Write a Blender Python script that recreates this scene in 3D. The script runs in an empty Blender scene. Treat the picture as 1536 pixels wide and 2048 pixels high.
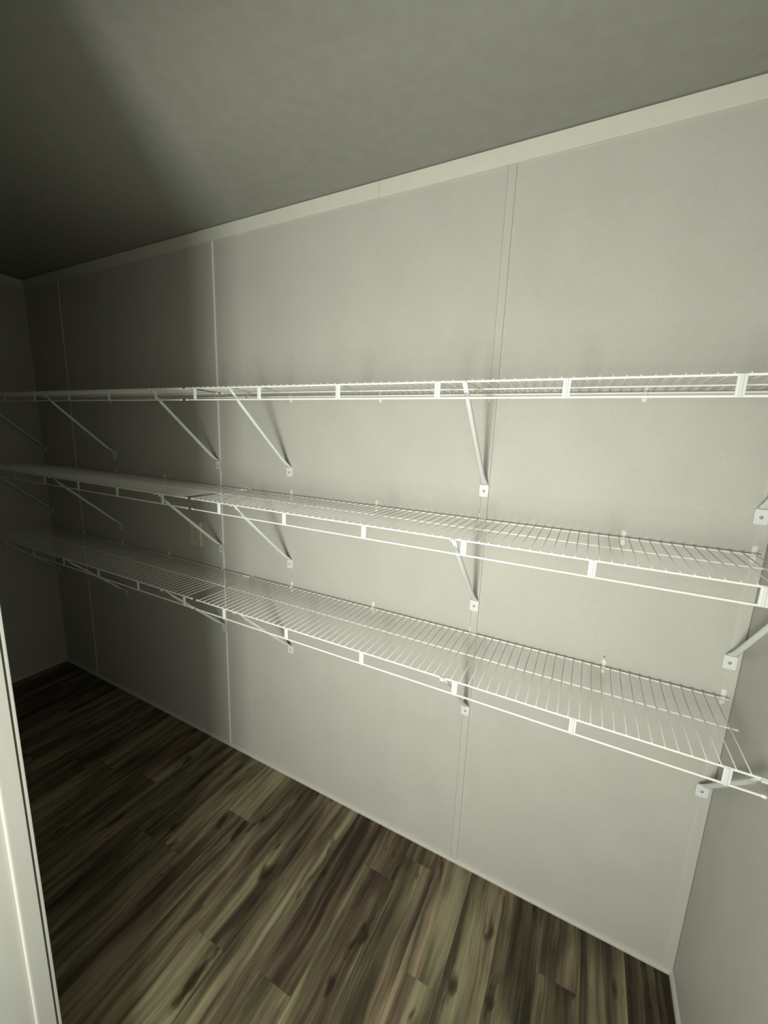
import bpy, bmesh, math, random
from mathutils import Matrix, Vector

random.seed(7)
scene = bpy.context.scene
COL = scene.collection

# ---------------------------------------------------------------- camera
cam_d = bpy.data.cameras.new('camera')
cam = bpy.data.objects.new('camera', cam_d)
COL.objects.link(cam)
cam_d.sensor_fit = 'HORIZONTAL'
cam_d.sensor_width = 36.0
cam_d.lens = 36.0 * 806.81 / 1536.0
cam_d.clip_start = 0.01
YAW, PITCH, ROLL = -0.4677, -0.1873, 0.0390
ca, sa, cb, sb, cc, sc = math.cos(YAW), math.sin(YAW), math.cos(PITCH), math.sin(PITCH), math.cos(ROLL), math.sin(ROLL)
F = Vector((sa * cb, ca * cb, sb))
r0 = Vector((ca, -sa, 0.0))
u0 = r0.cross(F)
R = r0 * cc + u0 * sc
U = -r0 * sc + u0 * cc
m = Matrix.Identity(4)
for i in range(3):
    m[i][0], m[i][1], m[i][2] = R[i], U[i], -F[i]
m[0][3], m[1][3], m[2][3] = 3.1588, -1.3380, 1.6603
cam.matrix_world = m
scene.camera = cam

# ---------------------------------------------------------------- world and lamp
world = bpy.data.worlds.new('world')
scene.world = world
world.use_nodes = True
world.node_tree.nodes['Background'].inputs[0].default_value = (0.85, 0.90, 0.70, 1)
world.node_tree.nodes['Background'].inputs[1].default_value = 0.05

LAMP = (2.90, -1.95, 1.30)
ld = bpy.data.lights.new('hall_lamp', 'AREA')
ld.shape = 'RECTANGLE'
ld.size, ld.size_y = 0.24, 0.80
ld.energy = 29.0
ld.color = (0.98, 1.0, 0.90)
lamp = bpy.data.objects.new('hall_lamp', ld)
COL.objects.link(lamp)
lamp.location = LAMP
lamp.rotation_euler = (math.radians(90), 0, math.radians(12))      # faces the closet (+y)
gd = bpy.data.lights.new('hall_glow', 'AREA')       # softer light of the lit hall around it
gd.shape = 'RECTANGLE'
gd.size, gd.size_y = 1.40, 1.30
gd.energy = 21.0
gd.color = (1.0, 0.96, 0.84)
glow = bpy.data.objects.new('hall_glow', gd)
COL.objects.link(glow)
glow.location = (3.14, -1.99, 1.30)
glow.rotation_euler = (math.radians(90), 0, math.radians(14))

scene.view_settings.view_transform = 'Standard'
scene.view_settings.look = 'None'
scene.view_settings.gamma = 1.0
scene.view_settings.use_curve_mapping = False
scene.view_settings.exposure = 0.0

# ---------------------------------------------------------------- dimensions (metres)
XR, H = 3.583, 2.492
YF, YO = -1.0705, -1.175          # inner and outer face of the doorway wall
DX0, DX1, DH = 2.3165, 3.38, 2.15  # door opening
DEP, LIP = 0.3175, 0.0396
TIERS = [('top', 1.800, 1.870, 0.126), ('middle', 1.3955, 1.9695, 0.126), ('bottom', 0.985, 1.9749, 0.223)]

# ---------------------------------------------------------------- materials
def new_mat(name):
    mt = bpy.data.materials.new(name)
    mt.use_nodes = True
    nt = mt.node_tree
    return mt, nt, nt.nodes['Principled BSDF']

def N(nt, typ, **kw):
    n = nt.nodes.new(typ)
    for k, v in kw.items():
        setattr(n, k, v)
    return n

def ramp(nt, stops):
    n = nt.nodes.new('ShaderNodeValToRGB')
    e = n.color_ramp.elements
    while len(e) > 1:
        e.remove(e[-1])
    e[0].position, e[0].color = stops[0][0], (*stops[0][1], 1)
    for p, c in stops[1:]:
        x = e.new(p)
        x.color = (*c, 1)
    return n

def coords(nt, scale, typ='Object'):
    tc = N(nt, 'ShaderNodeTexCoord')
    mp = N(nt, 'ShaderNodeMapping')
    mp.inputs['Scale'].default_value = scale
    nt.links.new(tc.outputs[typ], mp.inputs['Vector'])
    return mp

def painted(name, col, rough=0.6, nscale=(60, 60, 60), var=0.05, bump=0.05, dist=0.001, detail=4, spec=0.4):
    mt, nt, b = new_mat(name)
    mp = coords(nt, nscale)
    no = N(nt, 'ShaderNodeTexNoise')
    no.inputs['Scale'].default_value = 1.0
    no.inputs['Detail'].default_value = detail
    nt.links.new(mp.outputs[0], no.inputs['Vector'])
    lo = tuple(c * (1 - var) for c in col)
    hi = tuple(min(1, c * (1 + var)) for c in col)
    rp = ramp(nt, [(0.3, lo), (0.7, hi)])
    nt.links.new(no.outputs['Fac'], rp.inputs[0])
    nt.links.new(rp.outputs[0], b.inputs['Base Color'])
    bp = N(nt, 'ShaderNodeBump')
    bp.inputs['Strength'].default_value = bump
    bp.inputs['Distance'].default_value = dist
    nt.links.new(no.outputs['Fac'], bp.inputs['Height'])
    nt.links.new(bp.outputs[0], b.inputs['Normal'])
    b.inputs['Roughness'].default_value = rough
    b.inputs['Specular IOR Level'].default_value = spec
    return mt

def vinyl_wall(name, col):
    """vinyl covered wallboard: faint linen print with pale flecks"""
    mt, nt, b = new_mat(name)
    m1 = coords(nt, (420, 420, 34))
    n1 = N(nt, 'ShaderNodeTexNoise'); n1.inputs['Scale'].default_value = 1; n1.inputs['Detail'].default_value = 3
    nt.links.new(m1.outputs[0], n1.inputs['Vector'])
    m2 = coords(nt, (34, 34, 420))
    n2 = N(nt, 'ShaderNodeTexNoise'); n2.inputs['Scale'].default_value = 1; n2.inputs['Detail'].default_value = 3
    nt.links.new(m2.outputs[0], n2.inputs['Vector'])
    m3 = coords(nt, (7, 7, 5))
    n3 = N(nt, 'ShaderNodeTexNoise'); n3.inputs['Scale'].default_value = 1; n3.inputs['Detail'].default_value = 5
    nt.links.new(m3.outputs[0], n3.inputs['Vector'])
    a = N(nt, 'ShaderNodeMath', operation='ADD')
    nt.links.new(n1.outputs['Fac'], a.inputs[0]); nt.links.new(n2.outputs['Fac'], a.inputs[1])
    h = N(nt, 'ShaderNodeMath', operation='MULTIPLY'); h.inputs[1].default_value = 0.5
    nt.links.new(a.outputs[0], h.inputs[0])
    rp = ramp(nt, [(0.36, tuple(c * 0.955 for c in col)), (0.5, col), (0.66, tuple(c * 1.05 for c in col))])
    nt.links.new(h.outputs[0], rp.inputs[0])
    r2 = ramp(nt, [(0.3, (0.965, 0.965, 0.965)), (0.7, (1.02, 1.02, 1.02))])
    nt.links.new(n3.outputs['Fac'], r2.inputs[0])
    mx = N(nt, 'ShaderNodeMix', data_type='RGBA', blend_type='MULTIPLY')
    mx.inputs['Factor'].default_value = 1
    nt.links.new(rp.outputs[0], mx.inputs['A']); nt.links.new(r2.outputs[0], mx.inputs['B'])
    nt.links.new(mx.outputs['Result'], b.inputs['Base Color'])
    bp = N(nt, 'ShaderNodeBump'); bp.inputs['Strength'].default_value = 0.08; bp.inputs['Distance'].default_value = 0.0006
    nt.links.new(h.outputs[0], bp.inputs['Height']); nt.links.new(bp.outputs[0], b.inputs['Normal'])
    b.inputs['Roughness'].default_value = 0.55
    b.inputs['Specular IOR Level'].default_value = 0.3
    return mt

def plank_mat():
    """printed vinyl plank: long pale and dark streaks, knots, each plank its own piece of the print"""
    mt, nt, b = new_mat('vinyl_plank')
    L = nt.links.new
    tc = N(nt, 'ShaderNodeTexCoord'); oi = N(nt, 'ShaderNodeObjectInfo')
    off = N(nt, 'ShaderNodeVectorMath', operation='SCALE')
    cmb = N(nt, 'ShaderNodeCombineXYZ')
    for i, k in enumerate((37.0, 91.0, 53.0)):
        mm = N(nt, 'ShaderNodeMath', operation='MULTIPLY'); mm.inputs[1].default_value = k
        L(oi.outputs['Random'], mm.inputs[0]); L(mm.outputs[0], cmb.inputs[i])
    add = N(nt, 'ShaderNodeVectorMath', operation='ADD')
    L(tc.outputs['Object'], add.inputs[0]); L(cmb.outputs[0], add.inputs[1])
    # slow sideways wander of the grain
    mw = N(nt, 'ShaderNodeMapping'); mw.inputs['Scale'].default_value = (5.0, 3.2, 1)
    L(add.outputs[0], mw.inputs['Vector'])
    nw = N(nt, 'ShaderNodeTexNoise'); nw.inputs['Scale'].default_value = 1; nw.inputs['Detail'].default_value = 2
    L(mw.outputs[0], nw.inputs['Vector'])
    sub = N(nt, 'ShaderNodeVectorMath', operation='SUBTRACT'); sub.inputs[1].default_value = (0.5, 0.5, 0.5)
    L(nw.outputs['Color'], sub.inputs[0])
    sc_ = N(nt, 'ShaderNodeVectorMath', operation='MULTIPLY'); sc_.inputs[1].default_value = (0.040, 0.02, 0)
    L(sub.outputs[0], sc_.inputs[0])
    warped = N(nt, 'ShaderNodeVectorMath', operation='ADD')
    L(add.outputs[0], warped.inputs[0]); L(sc_.outputs[0], warped.inputs[1])
    def noise(scale, detail, rough=0.55):
        mp = N(nt, 'ShaderNodeMapping'); mp.inputs['Scale'].default_value = scale
        L(warped.outputs[0], mp.inputs['Vector'])
        n = N(nt, 'ShaderNodeTexNoise'); n.inputs['Scale'].default_value = 1
        n.inputs['Detail'].default_value = detail; n.inputs['Roughness'].default_value = rough
        L(mp.outputs[0], n.inputs['Vector'])
        return n
    broad = noise((27, 1.25, 1), 6, 0.6)
    fine = noise((190, 3.5, 1), 4)
    hue = noise((9, 1.0, 1), 2)
    knot = noise((15, 4.6, 1), 3, 0.6)
    patch = noise((8.5, 2.6, 1), 3, 0.5)
    rp = ramp(nt, [(0.27, (0.022, 0.017, 0.010)), (0.39, (0.060, 0.047, 0.030)), (0.49, (0.112, 0.091, 0.060)),
                   (0.58, (0.175, 0.150, 0.098)), (0.70, (0.270, 0.240, 0.158))])
    # per plank lightness shift
    sh = N(nt, 'ShaderNodeMapRange'); sh.inputs['To Min'].default_value = -0.075; sh.inputs['To Max'].default_value = 0.065
    L(oi.outputs['Random'], sh.inputs['Value'])
    f1 = N(nt, 'ShaderNodeMath', operation='ADD'); L(broad.outputs['Fac'], f1.inputs[0]); L(sh.outputs[0], f1.inputs[1])
    f2 = N(nt, 'ShaderNodeMath', operation='MULTIPLY_ADD'); f2.inputs[1].default_value = 0.22; f2.inputs[2].default_value = -0.11
    L(fine.outputs['Fac'], f2.inputs[0])
    f3 = N(nt, 'ShaderNodeMath', operation='ADD'); L(f1.outputs[0], f3.inputs[0]); L(f2.outputs[0], f3.inputs[1])
    pr = N(nt, 'ShaderNodeMapRange'); pr.inputs['From Min'].default_value = 0.3; pr.inputs['From Max'].default_value = 0.7
    pr.inputs['To Min'].default_value = -0.12; pr.inputs['To Max'].default_value = 0.10
    L(patch.outputs['Fac'], pr.inputs['Value'])
    f4 = N(nt, 'ShaderNodeMath', operation='ADD'); L(f3.outputs[0], f4.inputs[0]); L(pr.outputs[0], f4.inputs[1])
    L(f4.outputs[0], rp.inputs[0])
    tint = ramp(nt, [(0.36, (1.06, 0.93, 0.90)), (0.5, (0.98, 1.0, 0.90)), (0.64, (0.92, 1.0, 0.86))])
    L(hue.outputs['Fac'], tint.inputs[0])
    mx = N(nt, 'ShaderNodeMix', data_type='RGBA', blend_type='MULTIPLY'); mx.inputs['Factor'].default_value = 0.8
    L(rp.outputs[0], mx.inputs['A']); L(tint.outputs[0], mx.inputs['B'])
    kr = ramp(nt, [(0.62, (1, 1, 1)), (0.68, (0.32, 0.27, 0.22)), (0.73, (0.10, 0.08, 0.06))])
    L(knot.outputs['Fac'], kr.inputs[0])
    m2 = N(nt, 'ShaderNodeMix', data_type='RGBA', blend_type='MULTIPLY'); m2.inputs['Factor'].default_value = 0.9
    L(mx.outputs['Result'], m2.inputs['A']); L(kr.outputs[0], m2.inputs['B'])
    L(m2.outputs['Result'], b.inputs['Base Color'])
    bp = N(nt, 'ShaderNodeBump'); bp.inputs['Strength'].default_value = 0.12; bp.inputs['Distance'].default_value = 0.0008
    L(fine.outputs['Fac'], bp.inputs['Height']); L(bp.outputs[0], b.inputs['Normal'])
    b.inputs['Roughness'].default_value = 0.55
    b.inputs['Specular IOR Level'].default_value = 0.3
    return mt

M = {
    'wall': vinyl_wall('greige_vinyl_wall', (0.495, 0.492, 0.45)),
    'batten': painted('batten_vinyl', (0.505, 0.50, 0.46), 0.5, (300, 300, 20), 0.03),
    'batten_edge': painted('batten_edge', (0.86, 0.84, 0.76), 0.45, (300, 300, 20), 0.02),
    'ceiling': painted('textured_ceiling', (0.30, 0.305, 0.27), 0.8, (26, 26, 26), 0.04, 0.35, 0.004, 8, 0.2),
    'trim': painted('trim_white', (0.62, 0.62, 0.55), 0.5, (30, 30, 30), 0.02),
    'shelf': painted('white_epoxy', (0.88, 0.88, 0.84), 0.32, (80, 80, 80), 0.01, 0.02, 0.0003, 2, 0.5),
    'wire': painted('shade_greyed_wire', (0.66, 0.665, 0.63), 0.4, (80, 80, 80), 0.01, 0.02, 0.0003, 2, 0.4),  # white wire painted greyer than the rods, for the weaker light it catches
    'clip': painted('clear_clip', (0.74, 0.74, 0.69), 0.4, (60, 60, 60), 0.01),
    'bracket': painted('white_bracket', (0.70, 0.72, 0.715), 0.38, (60, 60, 60), 0.015, 0.02, 0.0003, 2, 0.5),
    'cap': painted('vinyl_cap', (0.86, 0.85, 0.78), 0.4, (60, 60, 60), 0.01),
    'jamb': painted('jamb_paint', (0.31, 0.315, 0.285), 0.5, (40, 40, 5), 0.025),
    'joint': painted('painted_gap_shade', (0.17, 0.165, 0.135), 0.8, (40, 40, 40), 0.05),
    'groove': painted('groove_dark', (0.10, 0.095, 0.08), 0.8, (40, 40, 40), 0.05),
    'outlet': painted('outlet_plastic', (0.62, 0.60, 0.50), 0.35, (40, 40, 40), 0.01),
    'slot': painted('outlet_slot', (0.05, 0.045, 0.04), 0.7, (40, 40, 40), 0.02),
    'steel': painted('screw_steel', (0.42, 0.42, 0.40), 0.3, (200, 200, 200), 0.1),
    'sub': painted('subfloor', (0.03, 0.025, 0.018), 0.9, (20, 20, 20), 0.1),
    'plank': plank_mat(),
}
M['steel'].node_tree.nodes['Principled BSDF'].inputs['Metallic'].default_value = 0.7

# ---------------------------------------------------------------- mesh helpers
def box(bm, x0, x1, y0, y1, z0, z1, mi=0):
    vs = [bm.verts.new(p) for p in ((x0, y0, z0), (x1, y0, z0), (x1, y1, z0), (x0, y1, z0),
                                    (x0, y0, z1), (x1, y0, z1), (x1, y1, z1), (x0, y1, z1))]
    fs = []
    for q in ((3, 2, 1, 0), (4, 5, 6, 7), (0, 1, 5, 4), (1, 2, 6, 5), (2, 3, 7, 6), (3, 0, 4, 7)):
        f = bm.faces.new([vs[i] for i in q]); f.material_index = mi; fs.append(f)
    return fs                                     # bottom, top, -y, +x, +y, -x

def loft(bm, rings, mi=0, smooth=True, cap=True):
    vr = [[bm.verts.new(p) for p in r] for r in rings]
    n = len(vr[0])
    for a, b in zip(vr, vr[1:]):
        for i in range(n):
            f = bm.faces.new((a[i], a[(i + 1) % n], b[(i + 1) % n], b[i]))
            f.material_index = mi; f.smooth = smooth
    if cap:
        for r, rev in ((vr[0], True), (vr[-1], False)):
            f = bm.faces.new(r[::-1] if rev else r); f.material_index = mi

def rod(bm, a, b, r, n=10, round_end=0.0):
    a, b = Vector(a), Vector(b)
    d = (b - a).normalized()
    s = d.orthogonal().normalized(); t = d.cross(s)
    def ring(c, rr):
        return [c + (s * math.cos(2 * math.pi * i / n) + t * math.sin(2 * math.pi * i / n)) * rr for i in range(n)]
    if round_end:
        loft(bm, [ring(a, r * .45), ring(a + d * r * .35, r * .85), ring(a + d * r * .9, r),
                  ring(b - d * r * .9, r), ring(b - d * r * .35, r * .85), ring(b, r * .45)])
    else:
        loft(bm, [ring(a, r), ring(b, r)])

def dome(bm, c, axis, r, h, n=12):
    c = Vector(c); d = Vector(axis).normalized()
    s = d.orthogonal().normalized(); t = d.cross(s)
    rings = []
    for k, (rr, hh) in enumerate(((1, 0), (1, .25), (.8, .7), (.35, 1))):
        rings.append([c + d * (h * hh) + (s * math.cos(2 * math.pi * i / n) + t * math.sin(2 * math.pi * i / n)) * r * rr for i in range(n)])
    loft(bm, rings)

def mesh_of(name, bm, mats):
    bmesh.ops.recalc_face_normals(bm, faces=bm.faces)
    me = bpy.data.meshes.new(name)
    bm.to_mesh(me); bm.free()
    for mt in (mats if isinstance(mats, (list, tuple)) else [mats]):
        me.materials.append(mt)
    return me

def link(name, data, parent=None, loc=(0, 0, 0)):
    o = bpy.data.objects.new(name, data)
    COL.objects.link(o)
    o.location = loc
    if parent is not None:
        o.parent = parent
    return o

def obj(name, bm, mats, parent=None, loc=(0, 0, 0)):
    return link(name, mesh_of(name, bm, mats), parent, loc)

def thing(name, label, cat, loc, group=None):
    o = link(name, None, None, loc)
    o['label'] = label; o['category'] = cat
    if group: o['group'] = group
    return o

def struct(o, label=None):
    o['kind'] = 'structure'
    if label: o['label'] = label
    return o

def boxes(*bs):
    bm = bmesh.new()
    for b_ in bs: box(bm, *b_)
    return bm

# ---------------------------------------------------------------- the setting
YH = -2.70                                                     # how far the hall floor goes on behind the camera
floor = struct(obj('floor', boxes((0, XR, YH, 0, -0.04, -0.006)), M['sub']), 'dark wood look plank floor of the closet')
PW, PL = 0.1285, 1.219
def plank_mesh(w, l):
    bm = bmesh.new()
    fs = box(bm, 0.0002, w - 0.0002, 0.0002, l - 0.0002, -0.006, 0.0)
    bmesh.ops.bevel(bm, geom=[e for e in fs[1].edges], offset=0.0004, segments=1, affect='EDGES')
    return mesh_of('plank', bm, M['plank'])
full = plank_mesh(PW, PL)
cache = {}
known = {2.677: -0.079, 1.9065: -0.276, 2.163: -0.641, 1.650: -0.518, 1.392: -0.343, 1.007: -0.455, 3.1915: -0.204, 2.806: -0.404, 2.035: -0.985}
x = 3.320 + PW * 2
row = 0
while x > -PW:
    x0, x1 = max(x, 0.0), min(x + PW, XR)
    if x1 - x0 > 0.004:
        yj = None
        for kx, ky in known.items():
            if abs(kx - x) < 0.02: yj = ky
        if yj is None: yj = -((row * 0.437 + 0.11) % 1.15) - 0.03
        ends = [0.0]
        y = yj
        while y > YH: ends.append(y); y -= PL
        ends.append(YH)
        for ya, yb in zip(ends, ends[1:]):
            w, l = x1 - x0, ya - yb
            if l < 0.01: continue
            key = (round(w, 3), round(l, 3))
            if abs(w - PW) < 1e-4 and abs(l - PL) < 1e-4: me = full
            else: me = cache.setdefault(key, plank_mesh(w, l))
            link('plank', me, floor, (x0, yb, 0))
    x -= PW; row += 1

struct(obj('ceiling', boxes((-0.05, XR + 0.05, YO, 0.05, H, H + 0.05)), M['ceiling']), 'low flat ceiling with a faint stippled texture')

# back wall: board behind, vinyl covered panels with vertical battens over their joints
wb = struct(obj('wall_back', boxes((-0.02, XR + 0.02, 0.010, 0.05, 0, H)), M['wall']), 'greige wall of vinyl covered panels behind the shelves')
seams = [0.3725, 1.6085, 2.8565]
pe = [0.0] + seams + [XR]
for a, b_ in zip(pe, pe[1:]):
    bm = bmesh.new()
    box(bm, a + 0.001, b_ - 0.001, 0.0, 0.010, 0.0, H)
    obj('panel', bm, M['wall'], wb)
def batten(x0, x1, z0, z1, p=0.0060):
    bm = bmesh.new()
    box(bm, x0, x1, -p, 0.0, z0, z1)
    vert_e = [e for e in bm.edges if abs(e.verts[0].co.y + p) < 1e-6 and abs(e.verts[1].co.y + p) < 1e-6 and abs(e.verts[0].co.x - e.verts[1].co.x) < 1e-6]
    r_ = bmesh.ops.bevel(bm, geom=vert_e, offset=0.0016, segments=2, affect='EDGES')
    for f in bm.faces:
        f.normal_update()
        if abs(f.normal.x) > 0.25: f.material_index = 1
    return obj('batten', bm, [M['batten'], M['batten_edge']], wb)
for s in seams:
    batten(s - 0.0115, s + 0.0115, 0.012, H - 0.0515, 0.0022 if s < 1 else 0.0060)
for gx, gw in ((seams[2] - 0.0132, 0.0017), (seams[2] + 0.0115, 0.0007)):               # dark strips painting the gap shade on both sides of the near batten
    bm = bmesh.new(); box(bm, gx, gx + gw, -0.0004, 0.0, 0.012, H - 0.05); obj('gap_shade_strip', bm, M['joint'], wb)
batten(XR - 0.026, XR - 0.001, 0.012, H - 0.05, 0.003)
bm = bmesh.new()
dome(bm, (3.265, 0.0, 1.016), (0, -1, 0), 0.0022, 0.0006)
obj('nail_head', bm, M['slot'], wb)

struct(obj('wall_left', boxes((-0.05, 0.0, YO, 0.0, 0, H)), M['wall']), 'far end wall of the closet lying in the dark')
struct(obj('wall_right', boxes((XR, XR + 0.05, YO - 0.02, 0.0, 0, H)), M['wall']), 'near end wall at the right edge')
# wall with the doorway, 105 mm thick
struct(obj('wall_front', boxes((0.0, DX0 - 0.018, YO, YF, 0, H), (DX1 + 0.018, XR, YO, YF, 0, H),
                               (DX0 - 0.018, DX1 + 0.018, YO, YF, DH + 0.018, H)), M['wall']), 'wall with the closet doorway')
door = struct(link('door_1', None, None, (DX0, YF, 0)), 'grey painted frame of the closet doorway')
def dpart(name, *bs, mat='jamb', bev=0.0):
    bm = bmesh.new()
    for (x0, x1, y0, y1, z0, z1) in bs:
        box(bm, x0 - DX0, x1 - DX0, y0 - YF, y1 - YF, z0, z1)
    if bev: bmesh.ops.bevel(bm, geom=bm.edges[:], offset=bev, segments=2, affect='EDGES')
    return obj(name, bm, M[mat], door)
dpart('jamb', (DX0 - 0.018, DX0 - 0.004, YO - 0.012, YF - 0.0001, 0.0, DH + 0.018),
      (DX1 + 0.004, DX1 + 0.018, YO - 0.012, YF - 0.0001, 0.0, DH + 0.018),
      (DX0 - 0.004, DX1 + 0.004, YO - 0.012, YF - 0.0001, DH, DH + 0.018))
# stop strip on the inner half of each jamb, with an added pale strip painting its lit outer edge; thin casing on the closet side
for sx, xa in ((1, DX0), (-1, DX1)):
    def xr(a, b_):
        return (min(xa + sx * a, xa + sx * b_), max(xa + sx * a, xa + sx * b_))
    dpart('door_stop', (*xr(-0.004, 0.0030), YF - 0.0300, YF - 0.0032, 0.0, DH), bev=0.0010)
    dpart('gap', (*xr(-0.004, 0.0004), YF - 0.0032, YF, 0.0, DH), mat='groove')
    dpart('lit_edge_strip', (*xr(-0.004, 0.0022), YF - 0.0325, YF - 0.0300, 0.0, DH), mat='batten')
    dpart('casing', (*xr(-0.055, 0.0020), YF, YF + 0.0050, 0.0, DH + 0.055), bev=0.0010)

# ceiling trim: two lengths on the back wall, butted, and one on the far end wall; leaning a little off the wall
def cove(name, ax, a0, a1, dz=0.0):
    bm = bmesh.new()
    prof = [(0.0, H - 0.051 - dz), (0.0055, H - 0.051 - dz), (0.009, H - 0.0035), (0.0, H - 0.0035)]
    rings = []
    for a in (a0, a1):
        rings.append([(a, -d, z) if ax == 'x' else (d, a, z) for d, z in prof])
    loft(bm, rings, smooth=False)
    return struct(obj(name, bm, M['trim']))
cove('trim_1', 'x', 2.4228, XR, 0.0008)['label'] = 'pale ceiling trim on the back wall, right of the butt joint'
cove('trim_2', 'x', 0.010, 2.4218)['label'] = 'pale ceiling trim on the back wall, left of the butt joint'
cove('trim_3', 'y', YF, -0.0)['label'] = 'ceiling trim on the far end wall'
def shoe(name, ax, a0, a1, side=1):
    bm = bmesh.new()
    prof = [(0, 0), (0.010, 0), (0.0095, 0.006), (0.006, 0.0115), (0, 0.014)]
    rings = [[(a, -d, z) if ax == 'x' else ((d if side > 0 else XR - d), a, z) for d, z in prof] for a in (a0, a1)]
    loft(bm, rings, smooth=False)
    return struct(obj(name, bm, M['batten']))
shoe('baseboard_back', 'x', 0, XR)['label'] = 'thin shoe moulding along the back wall'
shoe('baseboard_right', 'y', YF, -0.008, -1)['label'] = 'thin shoe moulding along the right wall'
shoe('baseboard_left', 'y', YF, -0.008, 1)['label'] = 'thin shoe moulding along the far end wall'

# ---------------------------------------------------------------- wire shelves
RR, WR = 0.0028, 0.00135
YB, YM = -0.0125, -0.157
bm = bmesh.new()
rod(bm, (0, 0.0095 - 0.012, 0), (0, -DEP - 0.0016, 0), WR, 6)
WIRE = mesh_of('cross_wire', bm, M['wire'])
bm = bmesh.new()                                                # joining tab between the two front rods: flat with a raised rib
prof = [(-0.0078, -0.0018), (-0.0078, -0.0030), (-0.0032, -0.0034), (-0.0016, -0.0052), (0.0016, -0.0052),
        (0.0032, -0.0034), (0.0078, -0.0030), (0.0078, -0.0018)]
loft(bm, [[(px, py, z) for px, py in prof] for z in (-LIP - 0.001, 0.001)], smooth=False)
TAB = mesh_of('connector_tab', bm, M['bracket'])
bm = bmesh.new()
rod(bm, (-0.0055, 0, 0), (0.0055, 0, 0), 0.0041, 12, 1)
CAP = mesh_of('end_cap', bm, M['cap'])
bm = bmesh.new()                                                # wall clip: two lobed plate with a barrel around the back rod
lobes = []
nn = 16
out = []
for k in range(nn):
    t = 2 * math.pi * k / nn
    zz = math.sin(t) * 0.0235
    w = 0.0066 if abs(zz) > 0.010 else 0.0050
    out.append((math.copysign(min(w, abs(math.cos(t)) * 0.010), math.cos(t)), zz))
loft(bm, [[(px, 0.0, pz) for px, pz in out], [(px, -0.0032, pz) for px, pz in out]], smooth=False)
box(bm, -0.0055, 0.0055, YB - 0.0005, -0.003, -0.0048, 0.0048)
rod(bm, (-0.0055, YB, 0), (0.0055, YB, 0), 0.0050, 12)
CLIP = mesh_of('wall_clip', bm, M['clip'])
bm = bmesh.new()
dome(bm, (0, 0, 0), (0, -1, 0), 0.0034, 0.0022, 10)
CSCREW = mesh_of('screw', bm, M['cap'])

CLIPX = [0.385, 0.790, 1.205, 1.612, 2.040, 2.452, 2.848, 3.266, 3.559]
def shelf(side, tier, zs, x0, x1, tab0):
    ends = {'right': 'its bare end in the right-hand corner', 'left': 'running off into the dark left end'}[side]
    t = thing('wire_shelf', 'white wire shelf, %s length of the %s tier, %s' % ({'right': 'right-hand', 'left': 'left-hand'}[side], tier, ends),
              'wire shelf', (x0, 0, zs), 'wire shelves along the back wall')
    L_ = x1 - x0
    def part(name, a, b, r, rnd=1):
        bm = bmesh.new(); rod(bm, a, b, r, 12, rnd)
        return obj(name, bm, M['shelf'], t)
    part('front_rod', (0, -DEP, 0), (L_, -DEP, 0), RR)
    part('lower_rod', (0, -DEP, -LIP), (L_ - 0.002, -DEP, -LIP), RR)
    part('middle_rod', (0, YM, 0), (L_ - 0.010, YM, 0), 0.0022)
    part('back_rod', (0, YB, 0), (L_ + 0.005, YB, 0), RR)
    for k in range(8):
        tx = tab0 + 0.3048 * k
        if tx < x1 - 0.03: link('connector_tab', TAB, t, (tx - x0, -DEP, 0))
    s = 0.0254
    k0 = math.ceil((x0 + 0.006 - tab0) / s - 0.5)
    while True:
        wx = tab0 + (k0 + 0.5) * s
        if wx > x1 - 0.008: break
        link('cross_wire', WIRE, t, (wx - x0, 0, RR + WR * 0.7))
        k0 += 1
    je = L_ if side == 'left' else 0.0
    for yy, zz in ((-DEP, 0), (-DEP, -LIP), (YM, 0), (YB, 0)):
        link('end_cap', CAP, t, (je, yy, zz))
    if side == 'right':
        link('end_cap', CAP, t, (L_ - 0.002, -DEP, -LIP))
    for cx in CLIPX:
        if x0 < cx < x1:
            c = link('wall_clip', CLIP, t, (cx - x0, 0, 0))
            link('screw', CSCREW, c, (0, -0.0032, 0.0165))
            link('screw', CSCREW, c, (0, -0.0032, -0.0165))
    return t
for tier, zs, tr, tl in TIERS:
    shelf('right', tier, zs, 1.8225, 3.566, tr)
    shelf('left', tier, zs, 0.006, 1.7900, tl)

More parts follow.
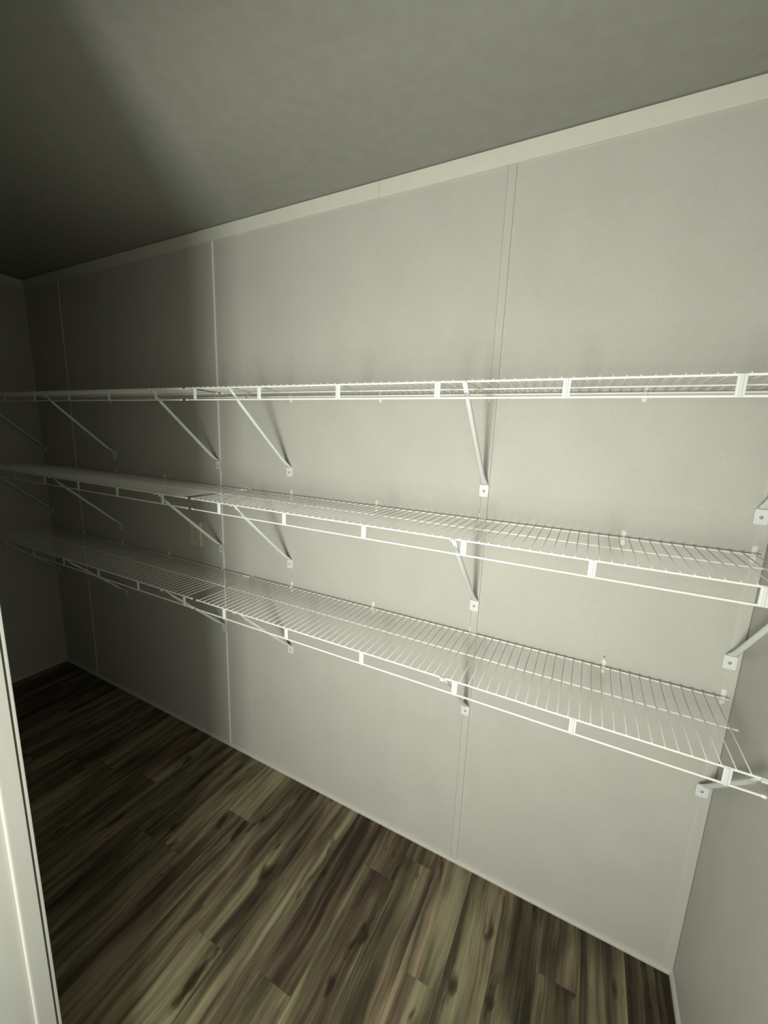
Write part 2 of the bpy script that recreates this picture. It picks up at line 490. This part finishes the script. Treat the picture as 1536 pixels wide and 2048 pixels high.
# ---------------------------------------------------------------- diagonal support brackets
def bracket_meshes():
    # foot plate with the stamped arm growing out of it
    bm = bmesh.new()
    pts = [(-0.0145, -0.0195), (-0.0120, -0.0225), (0.0120, -0.0225), (0.0145, -0.0195), (0.0150, 0.010), (0.0120, 0.020), (-0.0120, 0.020), (-0.0150, 0.010)]
    loft(bm, [[(px, 0.0, pz) for px, pz in pts], [(px, -0.0022, pz) for px, pz in pts]], smooth=False)
    foot = mesh_of('foot_plate', bm, M['bracket'])
    bm = bmesh.new()
    a = Vector((0, -0.004, 0.018)); b = Vector((0, -0.3005, 0.2935))
    d = (b - a).normalized(); nrm = Vector((0, d.z, -d.y)); nrm = Vector((0, -d.z, d.y)) if nrm.y > 0 else nrm   # outward, away from the wall
    prof = [(0.0, 0.0260, 0.0022), (0.025, 0.0245, 0.0045), (0.07, 0.0185, 0.0090), (0.13, 0.0150, 0.0105), (0.5, 0.0138, 0.0100),
            (0.88, 0.0140, 0.0085), (0.94, 0.0135, 0.0040), (1.0, 0.0130, 0.0026)]
    rings = []
    for t, w, dp in prof:
        c = a.lerp(b, t)
        ring = [c + Vector((-w / 2, 0, 0)), c + Vector((w / 2, 0, 0))]
        for k in range(1, 8):
            an = math.pi * k / 8
            ring.append(c + Vector((w / 2 * math.cos(an), 0, 0)) + nrm * (dp * math.sin(an)))
        rings.append(ring)
    loft(bm, rings, smooth=True)
    arm = mesh_of('arm', bm, M['bracket'])
    bm = bmesh.new()                                            # flattened hook over the front rod
    c = Vector((0, -0.3005, 0.2935))
    loft(bm, [[(px, -0.2985, 0.2905), (px, -0.2995, 0.2960), (px, -0.3060, 0.3045), (px, -0.3170, 0.3075), (px, -0.3225, 0.3035),
               (px, -0.3220, 0.2990), (px, -0.3195, 0.3000), (px, -0.3165, 0.3042), (px, -0.3075, 0.3010), (px, -0.3020, 0.2935)] for px in (-0.0062, 0.0062)], smooth=False)
    hook = mesh_of('hook', bm, M['bracket'])
    bm = bmesh.new(); dome(bm, (0, 0, 0), (0, -1, 0), 0.0042, 0.0028, 14)
    screw = mesh_of('screw', bm, M['steel'])
    bm = bmesh.new(); dome(bm, (0, 0, 0), nrm, 0.0022, 0.0008, 10)
    hole = mesh_of('rivet', bm, M['steel'])
    return foot, arm, hook, screw, hole, a.lerp(b, 0.955) + nrm * 0.0036
FOOT, ARM, HOOK, SCREW, RIVET, RPOS = bracket_meshes()
BR = [(3.558, 'in the right-hand corner'), (2.8535, 'over the right-hand wall batten'), (2.030, 'just right of the shelf joint'),
      (1.6105, 'left of the joint, at the middle batten'), (0.780, 'in the shaded left part'), (0.030, 'in the dark far left corner')]
for tier, zs, _a, _b in TIERS:
    for bx_, where in BR:
        zf = zs - 0.3035
        t = thing('shelf_bracket', 'white diagonal bracket under the %s shelf, %s' % (tier, where), 'bracket', (bx_, 0, zf), 'diagonal shelf brackets')
        if any(abs(bx_ - q) < 0.013 for q in seams): t.location.y = -0.0060
        if bx_ > 3.5: t.location.y = -0.003
        link('foot_plate', FOOT, t); link('arm', ARM, t); link('hook', HOOK, t)
        link('screw', SCREW, t, (0, -0.0022, -0.004))
        link('rivet', RIVET, t, RPOS)

# ---------------------------------------------------------------- wall outlet
t = thing('wall_outlet', 'duplex wall outlet between the middle and bottom shelves, left of the middle batten', 'outlet', (1.428, 0, 1.139))
bm = bmesh.new()
fs = box(bm, -0.040, 0.040, -0.0065, 0.0, -0.061, 0.061)
box(bm, 0.0385, 0.0400, -0.0120, -0.004, -0.063, 0.063)
bmesh.ops.bevel(bm, geom=list(fs[2].edges), offset=0.003, segments=2, affect='EDGES')
obj('cover_plate', bm, M['outlet'], t)
for s in (1, -1):
    bm = bmesh.new()
    ring = [(0.0165 * math.cos(2 * math.pi * k / 20), max(-0.0135, min(0.0135, 0.0165 * math.sin(2 * math.pi * k / 20)))) for k in range(20)]
    loft(bm, [[(px, -0.006, pz) for px, pz in ring], [(px * .97, -0.0085, pz * .97) for px, pz in ring]], smooth=False)
    rc = obj('receptacle', bm, M['outlet'], t, (0, 0, 0.0195 * s))
    for sx in (-0.0062, 0.0062):
        bm = bmesh.new(); box(bm, sx - 0.0013, sx + 0.0013, -0.0088, -0.0082, -0.002, 0.007); obj('slot', bm, M['slot'], rc)
    bm = bmesh.new(); dome(bm, (0, -0.0083, -0.0075), (0, -1, 0), 0.0024, 0.0005, 10); obj('ground_hole', bm, M['slot'], rc)
bm = bmesh.new(); dome(bm, (0, -0.0065, 0), (0, -1, 0), 0.0032, 0.0012, 10); obj('screw', bm, M['steel'], t)
